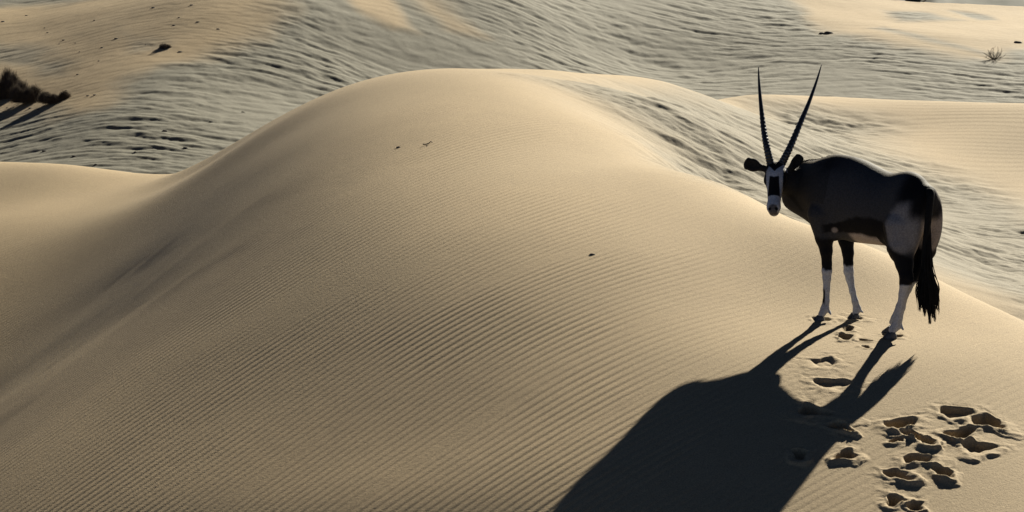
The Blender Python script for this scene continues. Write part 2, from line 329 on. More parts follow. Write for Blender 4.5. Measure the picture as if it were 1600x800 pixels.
def terrain(X, Y):
    z, near = base_z(X, Y)
    near = near.astype(np.float32)
    rough = np.zeros_like(z)
    # --- masks in ground coordinates -------------------------------------------------
    wob = fbm(X / 5.0, Y / 5.0, 3, 31)
    n_i = near > 0.5
    crx = np.array([-40, -4.0, -1.5, 0.4, 1.15, 1.5, 2.2, 2.55, 3.1, 3.55, 4.1, 40.0]); cry = np.array([60, 60, 40, 29.0, 26.2, 25.6, 23.9, 22.8, 21.6, 20.6, 19.6, 12.0])
    d_crest = Y - np.interp(X, crx, cry)
    hollow = np.zeros_like(z); bench = np.zeros_like(z); vr = np.zeros_like(z)
    m = n_i & (Y > 17) & (Y < 50) & (np.abs(X) < 16)
    if m.any():
        h = inside(Z_HOLLOW, X[m], Y[m], 0.75, 0.7 * wob[m])
        hollow[m] = h
        bench[m] = (1 - h) * sstep(27, 30, Y[m]) * sstep(2.5, 4.5, X[m])
    m = (~n_i) & (Y > 45) & (Y < 130) & (np.abs(X) < 60)
    if m.any():
        xm, ym = X[m], Y[m]
        w3 = 0.8 * fbm(xm / 3.0, ym / 5.0, 3, 12)
        a = inside(Z_LEFT, xm, ym, 1.0, w3)
        a = a * (1 - 0.75 * inside(Z_LEFT2, xm, ym, 0.8, w3)) * (1 - 0.5 * inside(Z_LEFT3, xm, ym, 0.6, w3))
        b = inside(Z_RIGHT, xm, ym, 0.8, w3) * (1 - inside(Z_R2, xm, ym, 0.5, w3 * .5)) * (1 - inside(Z_R3, xm, ym, 0.4, w3 * .5)) * (1 - 0.8 * inside(Z_R4, xm, ym, 0.4))
        t = np.maximum(inside(Z_T1, xm, ym, 0.5, w3 * .6), 0.75 * inside(Z_T2, xm, ym, 0.6, w3 * .6))
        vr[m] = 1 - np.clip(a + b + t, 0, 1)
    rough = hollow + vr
    amp_var = 0.55 + 0.45 * np.clip(fbm(X / 2.2, Y / 2.2, 2, 5) + 0.3, -0.6, 1.2)

    # --- dune ripples ------------------------------------------------------------------
    face = n_i * (1 - sstep(0.0, 2.0, d_crest + 0.6 * wob))
    lam = 0.076
    wx = X + 0.55 * gnoise(X / 6.5, Y / 6.5, 41); wy = Y + 0.55 * gnoise(X / 6.5, Y / 6.5, 47)
    # crest lines bend with the flank
    bend = 0.016 * (wx + 1.0) ** 2
    rp, ra = ripples(wx, wy - bend, lam, math.radians(44), 3, 38, 9.0, 0.30)
    va = 0.62 + 0.75 * fbm(X / 1.7, Y / 1.7, 3, 91)
    fade_r = 1 - 0.72 * sstep(0.6, 3.2, X + 0.12 * (Y - 16))                 # fainter round the animal
    fade_t = 1 - 0.30 * sstep(24.0, 27.0, Y + 0.35 * X)                        # fades towards the crown
    fade_l = 1 - 0.5 * sstep(0.0, 3.5, (Y - 23.0) - 0.2 * (X + 3))           # and on the far left lobe
    A = 0.0022 * np.clip(va, 0.60, 1.15) * fade_r * np.minimum(fade_t, fade_l)
    # bench ripples: level, closer
    rb, _ = ripples(X + 0.8 * gnoise(X / 5, Y / 5, 3), Y + 0.8 * gnoise(X / 4, Y / 4, 9), 0.24, math.radians(-18), 8, 6, 3, 0.3)
    fp, keep = footprints(X, Y, z)
    dz = rp * A * face * keep + rb * 0.0018 * bench * (0.7 + 0.4 * wob)
    # --- hollow and valley rough ground --------------------------------------------------
    ux = X + 0.5 * gnoise(X / 2.5, Y / 2.5, 13); uy = Y + 0.6 * gnoise(X / 2.5, Y / 2.5, 19)
    h1, _ = ripples(ux, uy, 0.85, math.radians(-24), 21, 0.8, 0.5, 0.35)
    h2, _ = ripples(ux, uy, 0.38, math.radians(-22), 22, 0.8, 0.6, 0.3)
    dz = dz + hollow * amp_var * (0.008 * h1 + 0.007 * h2 + 0.034 * fbm((0.92 * X - 0.39 * Y) / 0.62, (0.39 * X + 0.92 * Y) / 0.40, 4, 61))
    vscale = np.clip(Y / 90.0, 0.7, 1.5)
    ux = X + 1.2 * gnoise(X / 7, Y / 7, 23); uy = Y + 1.4 * gnoise(X / 7, Y / 7, 29)
    v1, _ = ripples(ux, uy, 1.05, math.radians(-10), 31, 0.8, 0.6, 0.45)
    v2, _ = ripples(ux, uy, 0.50, math.radians(-16), 32, 1.2, 0.6, 0.35)
    va2 = 0.5 + 0.7 * np.clip(fbm(X / 5.0, Y / 9.0, 2, 7) + 0.35, 0, 1.3)
    dz = dz + vr * va2 * (0.015 * v1 + 0.008 * v2 + 0.026 * fbm(X / 0.85, Y / 0.85, 4, 63))
    # light surface relief of the bright far slopes
    sm = (~n_i) * (1 - np.clip(vr, 0, 1))
    dz = dz + sm * (0.003 * v2 + 0.005 * fbm(X / 1.0, Y / 1.6, 3, 66) + 0.05 * fbm(X / 5, Y / 5, 2, 68))
    # soft large undulation on the near dune
    dz = dz + n_i * 0.012 * fbm(X / 2.6, Y / 3.2, 2, 55) * face + n_i * 0.0005 * fbm(X / 0.16, Y / 0.22, 2, 57) * face * (0.6 + fade_r * 0.0)
    return z + dz + fp, np.clip(vr + 0.80 * hollow, 0, 1)

def build_ground():
    uc = np.arange(-0.262, 0.262, 0.00050)
    uo = 0.262 + np.cumsum(0.0012 * 1.09 ** np.arange(46))
    u = np.concatenate([-uo[::-1], uc, uo])
    ys = [-40.0, -20, -8, 0.5, 3, 5, 7, 8.5, 9.6, 10.5]
    y = 11.2
    while y < 1800:
        ys.append(y)
        if y < 13.5: y *= 1.004
        elif y < 28: y *= 1.00062
        elif y < 46: y *= 1.0011
        elif y < 58: y *= 1.01
        elif y < 104: y *= 1.0009
        elif y < 150: y *= 1.006
        else: y *= 1.035
    ys = np.array(ys)
    half = np.maximum(ys, 9.0)
    X = (half[:, None] * u[None]).astype(np.float64); Y = np.repeat(ys[:, None], len(u), 1)
    Z, R = terrain(X, Y)
    nr, nc = X.shape
    idx = np.arange(nr * nc, dtype=np.int32).reshape(nr, nc)
    F = np.stack([idx[:-1, :-1], idx[:-1, 1:], idx[1:, 1:], idx[1:, :-1]], -1).reshape(-1, 4)
    o = np_mesh('ground', np.stack([X, Y, Z], -1).reshape(-1, 3), F, None)
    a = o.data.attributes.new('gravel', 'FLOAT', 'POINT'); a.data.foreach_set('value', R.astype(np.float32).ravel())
    return o

def gz(x, y):
    return float(terrain(np.array([[float(x)]]), np.array([[float(y)]]))[0][0, 0])

def on_ground(px, py, lo=12.0, hi=200.0):
    """first hit of the view ray with the ground, so far things stand where the photo shows them"""
    ysm = np.exp(np.linspace(math.log(lo), math.log(hi), 3000))
    u = (px - 800.0) / FPX; v = (400.0 - py) / FPX
    dy = math.cos(PITCH) + v * math.sin(PITCH); dzz = -math.sin(PITCH) + v * math.cos(PITCH)
    k = ysm / dy
    g = base_z(u * k, ysm)[0]
    b = np.nonzero(CAM_H + dzz * k <= g)[0]
    i = b[0] if len(b) else -1
    return Vector((float(u * k[i]), float(ysm[i]), float(g[i])))

# sand material
sand, n, b = nodes_mat('sand')
geo = n.nodes.new('ShaderNodeNewGeometry')
def noise(scale, detail=2.0, rough=0.5):
    t = n.nodes.new('ShaderNodeTexNoise'); t.inputs['Scale'].default_value = scale
    t.inputs['Detail'].default_value = detail; t.inputs['Roughness'].default_value = rough
    n.links.new(geo.outputs['Position'], t.inputs['Vector']); return t
def mix(fac, a, c, mode='MIX'):
    m = n.nodes.new('ShaderNodeMix'); m.data_type = 'RGBA'; m.blend_type = mode
    for sock, val in ((m.inputs[0], fac), (m.inputs[6], a), (m.inputs[7], c)):
        if hasattr(val, 'is_output') or isinstance(val, bpy.types.NodeSocket): n.links.new(val, sock)
        else: sock.default_value = val
    return m.outputs[2]
def ramp(src, p0, p1, v0=0.0, v1=1.0):
    r = n.nodes.new('ShaderNodeMapRange'); r.inputs[1].default_value = p0; r.inputs[2].default_value = p1
    r.inputs[3].default_value = v0; r.inputs[4].default_value = v1; n.links.new(src, r.inputs[0]); return r.outputs[0]
att = n.nodes.new('ShaderNodeAttribute'); att.attribute_name = 'gravel'
big = noise(0.35, 3); mid = noise(3.0, 3)
grain = noise(110.0, 2.0); grain2 = noise(38.0, 2.0, 0.7)
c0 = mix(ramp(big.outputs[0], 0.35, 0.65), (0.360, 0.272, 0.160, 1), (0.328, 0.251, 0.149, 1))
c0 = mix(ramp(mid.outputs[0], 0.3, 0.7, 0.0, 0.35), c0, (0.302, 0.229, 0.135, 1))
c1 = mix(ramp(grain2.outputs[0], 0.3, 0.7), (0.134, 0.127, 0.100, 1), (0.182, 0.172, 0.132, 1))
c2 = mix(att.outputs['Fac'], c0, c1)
g = ramp(grain.outputs[0], 0.25, 0.75, 0.68, 1.32)
cg = n.nodes.new('ShaderNodeVectorMath'); cg.operation = 'SCALE'; n.links.new(c2, cg.inputs[0]); n.links.new(g, cg.inputs['Scale'])
n.links.new(cg.outputs[0], b.inputs['Base Color'])
b.inputs['Roughness'].default_value = 0.9; b.inputs['Specular IOR Level'].default_value = 0.15
bm = n.nodes.new('ShaderNodeBump'); bm.inputs['Strength'].default_value = 0.55; bm.inputs['Distance'].default_value = 0.004
gadd = n.nodes.new('ShaderNodeMath'); gadd.operation = 'ADD'
n.links.new(grain.outputs[0], gadd.inputs[0]); n.links.new(grain2.outputs[0], gadd.inputs[1])
n.links.new(gadd.outputs[0], bm.inputs['Height']); n.links.new(bm.outputs[0], b.inputs['Normal'])

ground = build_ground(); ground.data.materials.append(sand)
tag(ground, 'rippled pale sand dunes with grey gravelly troughs and hoofprints', None, None, 'structure')
#END_TERRAIN

# ------------------------------------------------------------------ the oryx
OB = np.array([2.923, 17.62]); HH = np.array([-0.644, 0.765]); LL = np.array([-0.765, -0.644])   # hip point, heading, its left
def B(s, l, z): q = OB + HH * s + LL * l; return np.array((q[0], q[1], z))
BR = np.array([[HH[0], HH[1], 0], [LL[0], LL[1], 0], [0, 0, 1.0]])

H = 0.006
BX0 = np.array([1.72, 16.95, -0.05]); BX1 = np.array([3.35, 18.75, 1.36])
dims = np.ceil((BX1 - BX0) / H).astype(int) + 1
F = np.full(dims, 1.0, np.float32); ID = np.zeros(dims, np.int8); RAW = np.full(dims, 1.0, np.float32)
axs = [BX0[i] + H * np.arange(dims[i]) for i in range(3)]
def local(lo, hi):
    i0 = np.maximum(np.floor((lo - BX0) / H).astype(int), 0); i1 = np.minimum(np.ceil((hi - BX0) / H).astype(int) + 1, dims)
    sl = tuple(slice(a, b) for a, b in zip(i0, i1))
    g = [axs[i][sl[i]].astype(np.float32) for i in range(3)]
    return sl, g[0][:, None, None], g[1][None, :, None], g[2][None, None, :]
def blend(sl, d, k, gid, sub=False):
    a = F[sl]
    if sub:
        h = np.clip(0.5 - 0.5 * (a + d) / k, 0, 1); F[sl] = a * (1 - h) - d * h + k * h * (1 - h); return
    h = np.clip(0.5 + 0.5 * (a - d) / k, 0, 1)
    F[sl] = a * (1 - h) + d * h - k * h * (1 - h)
    m = d < RAW[sl]
    RAW[sl] = np.where(m, d, RAW[sl]); t = ID[sl]; t[m] = gid; ID[sl] = t
def cone(a, b, ra, rb, k=0.03, gid=0, sub=False):
    a = np.array(a, float); b = np.array(b, float); R = max(ra, rb) + k + 0.03
    sl, x, y, z = local(np.minimum(a, b) - R, np.maximum(a, b) + R)
    ab = b - a; L2 = (ab ** 2).sum()
    px = x - a[0]; py = y - a[1]; pz = z - a[2]
    t = np.clip((px * ab[0] + py * ab[1] + pz * ab[2]) / L2, 0, 1)
    d = np.sqrt((px - t * ab[0]) ** 2 + (py - t * ab[1]) ** 2 + (pz - t * ab[2]) ** 2) - (ra + (rb - ra) * t)
    blend(sl, d.astype(np.float32), k, gid, sub)
def ell(c, R, r, k=0.05, gid=0, sub=False):
    """ellipsoid: centre c, rows of R are its axes, radii r"""
    c = np.array(c, float); r = np.array(r, float); R = np.array(R, float); m = r.max() + k + 0.03
    ext = np.sqrt(((R * r[:, None]) ** 2).sum(0)) + k + 0.03
    sl, x, y, z = local(c - ext, c + ext)
    px = x - c[0]; py = y - c[1]; pz = z - c[2]
    q = [(px * R[i, 0] + py * R[i, 1] + pz * R[i, 2]) for i in range(3)]
    k0 = np.sqrt(sum((q[i] / r[i]) ** 2 for i in range(3))); k1 = np.sqrt(sum((q[i] / r[i] ** 2) ** 2 for i in range(3))) + 1e-6
    blend(sl, (k0 * (k0 - 1) / k1).astype(np.float32), k, gid, sub)
def chain(ps, k=0.02, gid=0):
    for (a, ra), (b, rb) in zip(ps[:-1], ps[1:]): cone(a, b, ra, rb, k, gid)
def tilt(ang):
    """body axes pitched by ang about the lateral axis"""
    c, s_ = math.cos(ang), math.sin(ang)
    return np.array([BR[0] * c + BR[2] * s_, BR[1], -BR[0] * s_ + BR[2] * c])

BODY, HEAD, LF, RF, LH, RH, EAR, NECK = 1, 2, 3, 4, 5, 6, 7, 8
# trunk
ell(B(.50, 0, .925), tilt(0.04), (.36, .225, .315), .05, BODY)         # ribs
ell(B(.72, 0, .92), tilt(-0.25), (.23, .185, .285), .08, BODY)         # chest
ell(B(.66, 0, 1.10), tilt(-0.10), (.22, .085, .145), .08, BODY)         # withers
ell(B(.23, 0, .900), tilt(-0.06), (.34, .215, .275), .08, BODY)         # belly and loin
ell(B(-.01, 0, .985), tilt(-0.10), (.195, .172, .225), .08, BODY)         # croup
ell(B(-.14, 0, .93), tilt(0.3), (.085, .14, .20), .06, BODY)            # buttocks
for sd_ in (1, -1):
    ell(B(-.07, .115 * sd_, .80), tilt(0.15), (.155, .09, .27), .06, BODY)  # thighs
    ell(B(.66, .135 * sd_, .86), tilt(-0.35), (.14, .085, .25), .06, BODY)   # shoulders
ell(B(.12, .02, .605), tilt(0.25), (.045, .03, .035), .03, BODY)          # sheath
# neck
P0 = at(1211, 256, 18.25); P1 = at(1207, 335, 18.0)
AD = (P1 - P0); HL = np.linalg.norm(AD); AD = AD / HL
WD = np.array((math.cos(.26), -math.sin(.26), 0)); WD -= AD * WD.dot(AD); WD /= np.linalg.norm(WD)
NDIR = np.cross(AD, WD); NDIR = NDIR * (1 if NDIR[1] < 0 else -1)
HR = np.array([AD, WD, NDIR])
def HD(a, w_, n_): return P0 + AD * a + WD * w_ + NDIR * n_
cone(B(.70, .0, .97), at(1258, 296, 18.42), .235, .165, .08, NECK)
cone(at(1258, 296, 18.42), at(1237, 284, 18.37), .160, .105, .06, NECK)
cone(at(1262, 272, 18.45), B(.70, 0, 1.10), .105, .12, .05, NECK)       # top line of the neck
cone(at(1240, 284, 18.37), HD(.09, .01, -.12), .100, .075, .04, NECK)
cone(at(1240, 312, 18.42), B(.76, 0, .80), .075, .16, .07, NECK)         # throat to brisket
# head
ell(HD(.05, 0, -.075), HR, (.095, .078, .085), .03, HEAD)
ell(HD(.10, 0, -.055), HR, (.10, .074, .060), .03, HEAD)
cone(HD(.09, 0, -.060), HD(.34, 0, -.045), .068, .043, .03, HEAD)
cone(HD(.12, 0, -.125), HD(.33, 0, -.085), .055, .034, .035, HEAD)        # jaw
ell(HD(.345, 0, -.045), HR, (.060, .052, .044), .025, HEAD)              # muzzle
ell(HD(.375, 0, -.082), HR, (.030, .036, .026), .02, HEAD)               # lower lip
for sd_ in (1, -1):
    ell(HD(.118, .068 * sd_, -.045), HR, (.030, .018, .026), .018, HEAD)  # brow over the eye
    ell(HD(.372, .026 * sd_, -.012), HR, (.014, .007, .010), .010, HEAD, sub=True)  # nostril
    ell(HD(-.015, .040 * sd_, -.045), HR, (.030, .030, .030), .02, HEAD)  # horn base
# ears
def ear(root, tip, face, wid, gid):
    root = np.array(root); tip = np.array(tip); ax = tip - root; L = np.linalg.norm(ax); ax = ax / L
    f = np.array(face, float); f -= ax * f.dot(ax); f /= np.linalg.norm(f); up = np.cross(ax, f)
    R = np.array([ax, up, f])
    cone(root, root + ax * L * .5, .024, .032, .015, gid)
    ell(root + ax * L * .62, R, (L * .38, wid, .018), .012, gid)
    ell(root + ax * L * .88, R, (L * .13, wid * .95, .014), .015, gid)
    ell(root + ax * L * .66 + f * .024, R, (L * .34, wid * .74, .022), .008, gid, sub=True)
ear(at(1196, 264, 18.27), at(1163.5, 254, 18.24), (-.1, -1, .1), .052, EAR)
ear(at(1233, 267, 18.30), at(1252, 243, 18.31), (.25, -1, .0), .042, EAR)
# legs
def G(px, py, y): return at(px, py, y)
zLF = gz(*G(1283, 500, 18.0)[:2]); zRF = gz(*G(1336, 497, 18.09)[:2]); zLH = gz(*G(1396, 524, 17.48)[:2])
chain([(G(1282, 335, 18.03), .100), (G(1288, 372, 18.02), .068), (G(1291, 392, 18.01), .047), (G(1292, 412, 18.01), .037), (G(1292, 423, 18.0), .038), (G(1292, 434, 18.0), .032),
       (G(1291.5, 452, 18.0), .0255), (G(1291, 470, 18.0), .025), (G(1289, 482, 18.0), .031), (G(1284, 491, 17.99), .028)], .015, LF)
chain([(G(1318, 340, 18.24), .095), (G(1322, 375, 18.2), .060), (G(1325, 395, 18.18), .044), (G(1325.5, 412, 18.16), .037), (G(1326, 424, 18.15), .037), (G(1328, 436, 18.14), .030),
       (G(1332, 455, 18.12), .0235), (G(1336, 471, 18.1), .024), (G(1339, 482, 18.1), .029), (G(1337, 489, 18.09), .026)], .015, RF)
chain([(G(1408, 355, 17.50), .130), (G(1408, 385, 17.46), .100), (G(1413, 412, 17.42), .066), (G(1416, 432, 17.38), .049), (G(1415, 442, 17.38), .044), (G(1412, 460, 17.41), .036),
       (G(1408, 480, 17.44), .031), (G(1403.5, 498, 17.46), .031), (G(1401, 508, 17.47), .036), (G(1395, 515, 17.47), .032)], .015, LH)
cone(G(1418, 420, 17.38), G(1423.5, 438, 17.34), .018, .022, .02, LH)       # point of the hock
RHP = lambda px, py, dy: G(px, py, 17.48 + dy)
chain([(B(-.05, -.12, .80), .115), (B(-.09, -.11, .62), .080), (B(-.10, -.03, .50), .050), (B(-.09, .03, .42), .040), (B(-.06, .045, .34), .034), (B(0.0, .05, .20), .027),
       (B(.035, .055, .105), .030), (B(.06, .055, .07), .026)], .015, RH)
# dewclaws
for p, q, g_ in ((G(1296, 487, 18.0), G(1298, 491, 17.97), LF), (G(1344, 485, 18.09), G(1348, 488, 18.07), RF), (G(1408, 509, 17.46), G(1411, 515, 17.44), LH)):
    cone(p, q, .012, .008, .008, g_)

def surface_nets(F):
    s = F < 0
    nx, ny, nz = F.shape
    mixed = np.zeros((nx - 1, ny - 1, nz - 1), bool); cnt = np.zeros((nx - 1, ny - 1, nz - 1), np.int8)
    for dx in (0, 1):
        for dy in (0, 1):
            for dz in (0, 1):
                cnt += s[dx:nx - 1 + dx, dy:ny - 1 + dy, dz:nz - 1 + dz]
    mixed = (cnt > 0) & (cnt < 8)
    ci = np.stack(np.nonzero(mixed), -1); n_ = len(ci)
    vid = np.full(mixed.shape, -1, np.int32); vid[tuple(ci.T)] = np.arange(n_)
    acc = np.zeros((n_, 3)); c = np.zeros(n_)
    corners = [(a, b, d) for a in (0, 1) for b in (0, 1) for d in (0, 1)]
    for p in corners:
        for ax in range(3):
            if p[ax]: continue
            q = list(p); q[ax] = 1
            fp_ = F[ci[:, 0] + p[0], ci[:, 1] + p[1], ci[:, 2] + p[2]]; fq = F[ci[:, 0] + q[0], ci[:, 1] + q[1], ci[:, 2] + q[2]]
            m = (fp_ < 0) != (fq < 0); t = np.where(m, fp_ / np.where(m, fp_ - fq, 1), 0)
            pos = np.repeat(np.array([p], float), n_, 0); pos[:, ax] += t
            acc[m] += pos[m]; c[m] += 1
    V = ci + acc / c[:, None]
    faces = []
    for ax in range(3):
        o1, o2 = [(1, 2), (2, 0), (0, 1)][ax]
        sl0 = [slice(1, -1)] * 3; sl1 = [slice(1, -1)] * 3
        sl0[ax] = slice(0, -1); sl1[ax] = slice(1, None)
        a = s[tuple(sl0)]; b_ = s[tuple(sl1)]
        e = np.stack(np.nonzero(a != b_), -1)
        inside_a = a[tuple(e.T)]
        base = e.copy()
        for k_ in range(3):
            if k_ != ax: base[:, k_] += 1
        def v(d1, d2):
            q = base.copy(); q[:, o1] -= d1; q[:, o2] -= d2; return vid[tuple(q.T)]
        quad = np.stack([v(1, 1), v(0, 1), v(0, 0), v(1, 0)], -1)
        quad[~inside_a] = quad[~inside_a][:, ::-1]
        faces.append(quad)
    return V, np.concatenate(faces), ci
V, FC, CI = surface_nets(F)
VW = BX0 + V * H
ids = ID[tuple(CI.T)]

# two passes of smoothing over the quad edges
def smooth_mesh(P, Q, it):
    for _ in range(it):
        a = np.zeros_like(P); c = np.zeros(len(P))
        for i in range(4):
            j = (i + 1) % 4
            np.add.at(a, Q[:, i], P[Q[:, j]]); np.add.at(a, Q[:, j], P[Q[:, i]]); np.add.at(c, Q[:, i], 1); np.add.at(c, Q[:, j], 1)
        P = 0.45 * P + 0.55 * a / c[:, None]
    return P
VW = smooth_mesh(VW, FC, 2)

# coat colours, in the animal's own coordinates
d_ = VW[:, :2] - OB; S_ = d_ @ HH; L_ = d_ @ LL; Z_ = VW[:, 2]
nz_ = fbm(S_ * 9 + L_ * 4, Z_ * 9, 3, 5); S2 = S_ + 0.010 * nz_; Z2 = Z_ + 0.010 * fbm(S_ * 11, Z_ * 11 + L_ * 5, 3, 8)
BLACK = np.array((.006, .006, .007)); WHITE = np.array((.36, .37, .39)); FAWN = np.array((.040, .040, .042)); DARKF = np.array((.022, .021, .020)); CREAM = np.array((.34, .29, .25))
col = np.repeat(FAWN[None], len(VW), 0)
def put(mask, c):
    global col
    mask = np.clip(mask, 0, 1)[:, None]; col = col * (1 - mask) + c * mask
def bump_(lo, hi, x, e): return sstep(lo - e, lo + e, x) * (1 - sstep(hi - e, hi + e, x))
trunk = np.isin(ids, (BODY, NECK, LH, RH, LF, RF)).astype(float)
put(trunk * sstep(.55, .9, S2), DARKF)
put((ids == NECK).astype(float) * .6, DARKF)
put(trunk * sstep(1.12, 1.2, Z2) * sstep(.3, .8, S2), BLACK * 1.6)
# belly
put(trunk * bump_(.04, .42, S2, .03) * (1 - sstep(.725, .745, Z2 + .12 * np.abs(S2 - .26))), CREAM)
# flank stripe
zc = .785 - .20 * np.clip(S2 - .30, 0, 1) - .0 * S2; th = .055 + .02 * np.sin(S2 * 8)
put(trunk * bump_(-.02, .62, S2, .02) * bump_(0, 1, (Z2 - (zc - th)) / (2 * th), .12), BLACK)
put(trunk * bump_(.50, .95, S2, .03) * (1 - sstep(.62, .66, Z2)), BLACK * 1.4)
# rump: black cap running down to the tail, pale buttock patch
rear = sstep(.05, -.10, -0.0 - S2 * 0 + 0) if False else (1 - sstep(-.10, .00, S2))
put(trunk * rear * sstep(.95, 1.03, Z2 - .6 * np.clip(S2 + .16, -1, .0)), BLACK)
put(trunk * (1 - sstep(-.21, -.17, S2 + .30 * np.clip(1 - Z2, 0, 1))) * sstep(.70, .78, Z2) * (L_ > -.12), BLACK)
put(trunk * (1 - sstep(.02, .05, np.abs(L_))) * sstep(1.0, 1.1, Z2) * (1 - sstep(.25, .5, S2)), BLACK)
ex = (S2 + .135) / .150; ez = (Z2 - .825) / .20
pt = 1 - sstep(.68, 1.12, np.sqrt(ex ** 2 + ez ** 2 + .55 * ex ** 2 * (ez < 0) * np.abs(ez)))
put(trunk * pt * sstep(.02, .05, np.abs(L_)), np.array((.185, .175, .170)))
put(trunk * (1 - sstep(-.26, -.21, S2)) * bump_(.66, 1.02, Z2, .04), CREAM * .8)
put(trunk * (1 - sstep(.10, .13, np.abs(L_))) * bump_(.60, .90, Z2, .04) * (1 - sstep(-.08, -.02, S2)), CREAM * .75)
put(trunk * (1 - sstep(.07, .11, np.abs(L_ + .0))) * (1 - sstep(-.17, -.12, S2)) * sstep(.84, .92, Z2), BLACK)
put(trunk * (1 - sstep(-.20, -.14, S2)) * sstep(.84, .95, Z2), BLACK)
# hind leg: black from the thigh's front edge down to the hock
hind = ((S2 < .16) & (Z_ < .86)).astype(float)
put(hind * bump_(-.01 , .11, S2 - .10 * (Z2 - .7), .015) * sstep(.40, .45, Z2) * (1 - sstep(.80, .86, Z2)), BLACK)
put(np.isin(ids, (LH, RH, BODY)).astype(float) * hind * (1 - sstep(.62, .67, Z2 - .45 * np.clip(S2 + .14, -.2, 1))) * sstep(.395, .415, Z2), BLACK)
# front legs
fr = np.isin(ids, (LF, RF)).astype(float)
put(fr * (1 - sstep(.60, .66, Z2)), BLACK)
put(fr * (1 - sstep(.395, .415, Z2 + .02 * nz_)), WHITE)
put(((ids == RF) & (S_ > 0)).astype(float) * (1 - sstep(.385, .41, Z2)), WHITE)
put(np.isin(ids, (LH, RH)).astype(float) * (1 - sstep(.395, .415, Z2)), WHITE)
# dark stripe down the front of the cannon bones
for g_, px0 in ((LF, 1286.5),):
    q = G(px0, 470, 18.0); put((ids == g_) * (1 - sstep(.008, .014, np.hypot(VW[:, 0] - q[0], (VW[:, 1] - q[1]) * .3))) * bump_(.13, .25, Z2, .02), BLACK)
q = G(1303, 358, 17.95); put((1 - sstep(.012, .03, np.hypot(VW[:, 0] - q[0], VW[:, 2] - q[2]))) * (L_ > 0), CREAM * .7)
# face
hv = VW - P0; ha = hv @ AD; hw = hv @ WD; hn = hv @ NDIR
head = (ids == HEAD).astype(float)
hfront = head * sstep(-.10, -.08, hn)
put(head, DARKF * .8)
put(hfront, WHITE)
aw = np.abs(hw)
put(head * (1 - sstep(-.004, .006, ha - (.072 * (1 - (aw / .058) ** 1.0)))), BLACK)
put(hfront * bump_(.118, .268, ha + .35 * aw * (ha < .15), .005) * (1 - sstep(-.003, .003, aw - (.037 + .07 * (ha - .12)))) * (hn > -.09), BLACK)
put(head * sstep(.060, .068, aw - .02 * (ha > .1) * 0) * bump_(.03, .30, ha, .02) * (1 - sstep(.0, .006, .066 - aw + .0)), BLACK)
put(head * sstep(-.004, .004, aw - (.064 - .08 * np.clip(ha - .13, 0, .14))) * bump_(.10, .27, ha, .02), BLACK)
put(head * (1 - sstep(-.12, -.09, hn)) * (ha < .27), DARKF * .5)
put(head * sstep(.335, .352, ha - .3 * aw) * (1 - sstep(.026, .038, aw)) * (hn > -.07), np.array((.085, .080, .080)))
put(head * (ha > .36) * (1 - sstep(.010, .014, np.hypot(ha - .374, aw - .026))), BLACK)
put((ids == EAR).astype(float), DARKF * .7)
er = (ids == EAR); 
ly = VW[:, 1]
# throat strap
put((ids == NECK) * (1 - sstep(.01, .03, np.abs(hn + .19 + .1 * ha))) * bump_(.0, .3, ha, .02) * .8, BLACK)

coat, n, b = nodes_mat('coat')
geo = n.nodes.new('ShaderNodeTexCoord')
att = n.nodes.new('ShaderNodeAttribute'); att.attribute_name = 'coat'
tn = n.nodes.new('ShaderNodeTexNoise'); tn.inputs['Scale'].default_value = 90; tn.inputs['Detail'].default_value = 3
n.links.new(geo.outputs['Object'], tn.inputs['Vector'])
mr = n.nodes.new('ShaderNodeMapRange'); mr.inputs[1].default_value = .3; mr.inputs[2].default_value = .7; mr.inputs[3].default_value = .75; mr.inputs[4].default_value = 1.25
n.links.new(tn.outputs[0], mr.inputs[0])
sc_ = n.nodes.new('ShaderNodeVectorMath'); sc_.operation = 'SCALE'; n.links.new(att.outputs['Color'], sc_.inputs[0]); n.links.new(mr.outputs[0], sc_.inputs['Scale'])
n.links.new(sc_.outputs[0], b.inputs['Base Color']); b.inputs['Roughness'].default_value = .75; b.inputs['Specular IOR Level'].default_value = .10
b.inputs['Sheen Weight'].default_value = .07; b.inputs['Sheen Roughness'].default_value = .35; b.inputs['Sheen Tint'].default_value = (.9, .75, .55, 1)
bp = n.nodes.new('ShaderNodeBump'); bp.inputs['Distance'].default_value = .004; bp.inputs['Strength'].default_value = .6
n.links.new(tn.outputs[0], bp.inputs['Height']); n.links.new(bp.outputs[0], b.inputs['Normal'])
def plain(name, c, rough=.6, spec=.3):
    m, n_, b_ = nodes_mat(name); t = n_.nodes.new('ShaderNodeTexNoise'); t.inputs['Scale'].default_value = 60
    r_ = n_.nodes.new('ShaderNodeValToRGB'); r_.color_ramp.elements[0].position = .3; r_.color_ramp.elements[1].position = .7
    r_.color_ramp.elements[0].color = (c[0] * .7, c[1] * .7, c[2] * .7, 1); r_.color_ramp.elements[1].color = (c[0] * 1.25, c[1] * 1.25, c[2] * 1.25, 1)
    tc = n_.nodes.new('ShaderNodeTexCoord'); n_.links.new(tc.outputs['Object'], t.inputs['Vector'])
    n_.links.new(t.outputs[0], r_.inputs[0]); n_.links.new(r_.outputs[0], b_.inputs['Base Color'])
    b_.inputs['Roughness'].default_value = rough; b_.inputs['Specular IOR Level'].default_value = spec; return m
M_HORN = plain('horn', (.018, .017, .016), .32, .5); M_HAIR = plain('black hair', (.010, .010, .010), .8, .06)
M_HOOF = plain('hoof', (.08, .08, .08), .5, .3); M_EYE = plain('eye', (.008, .006, .005), .08, .6)

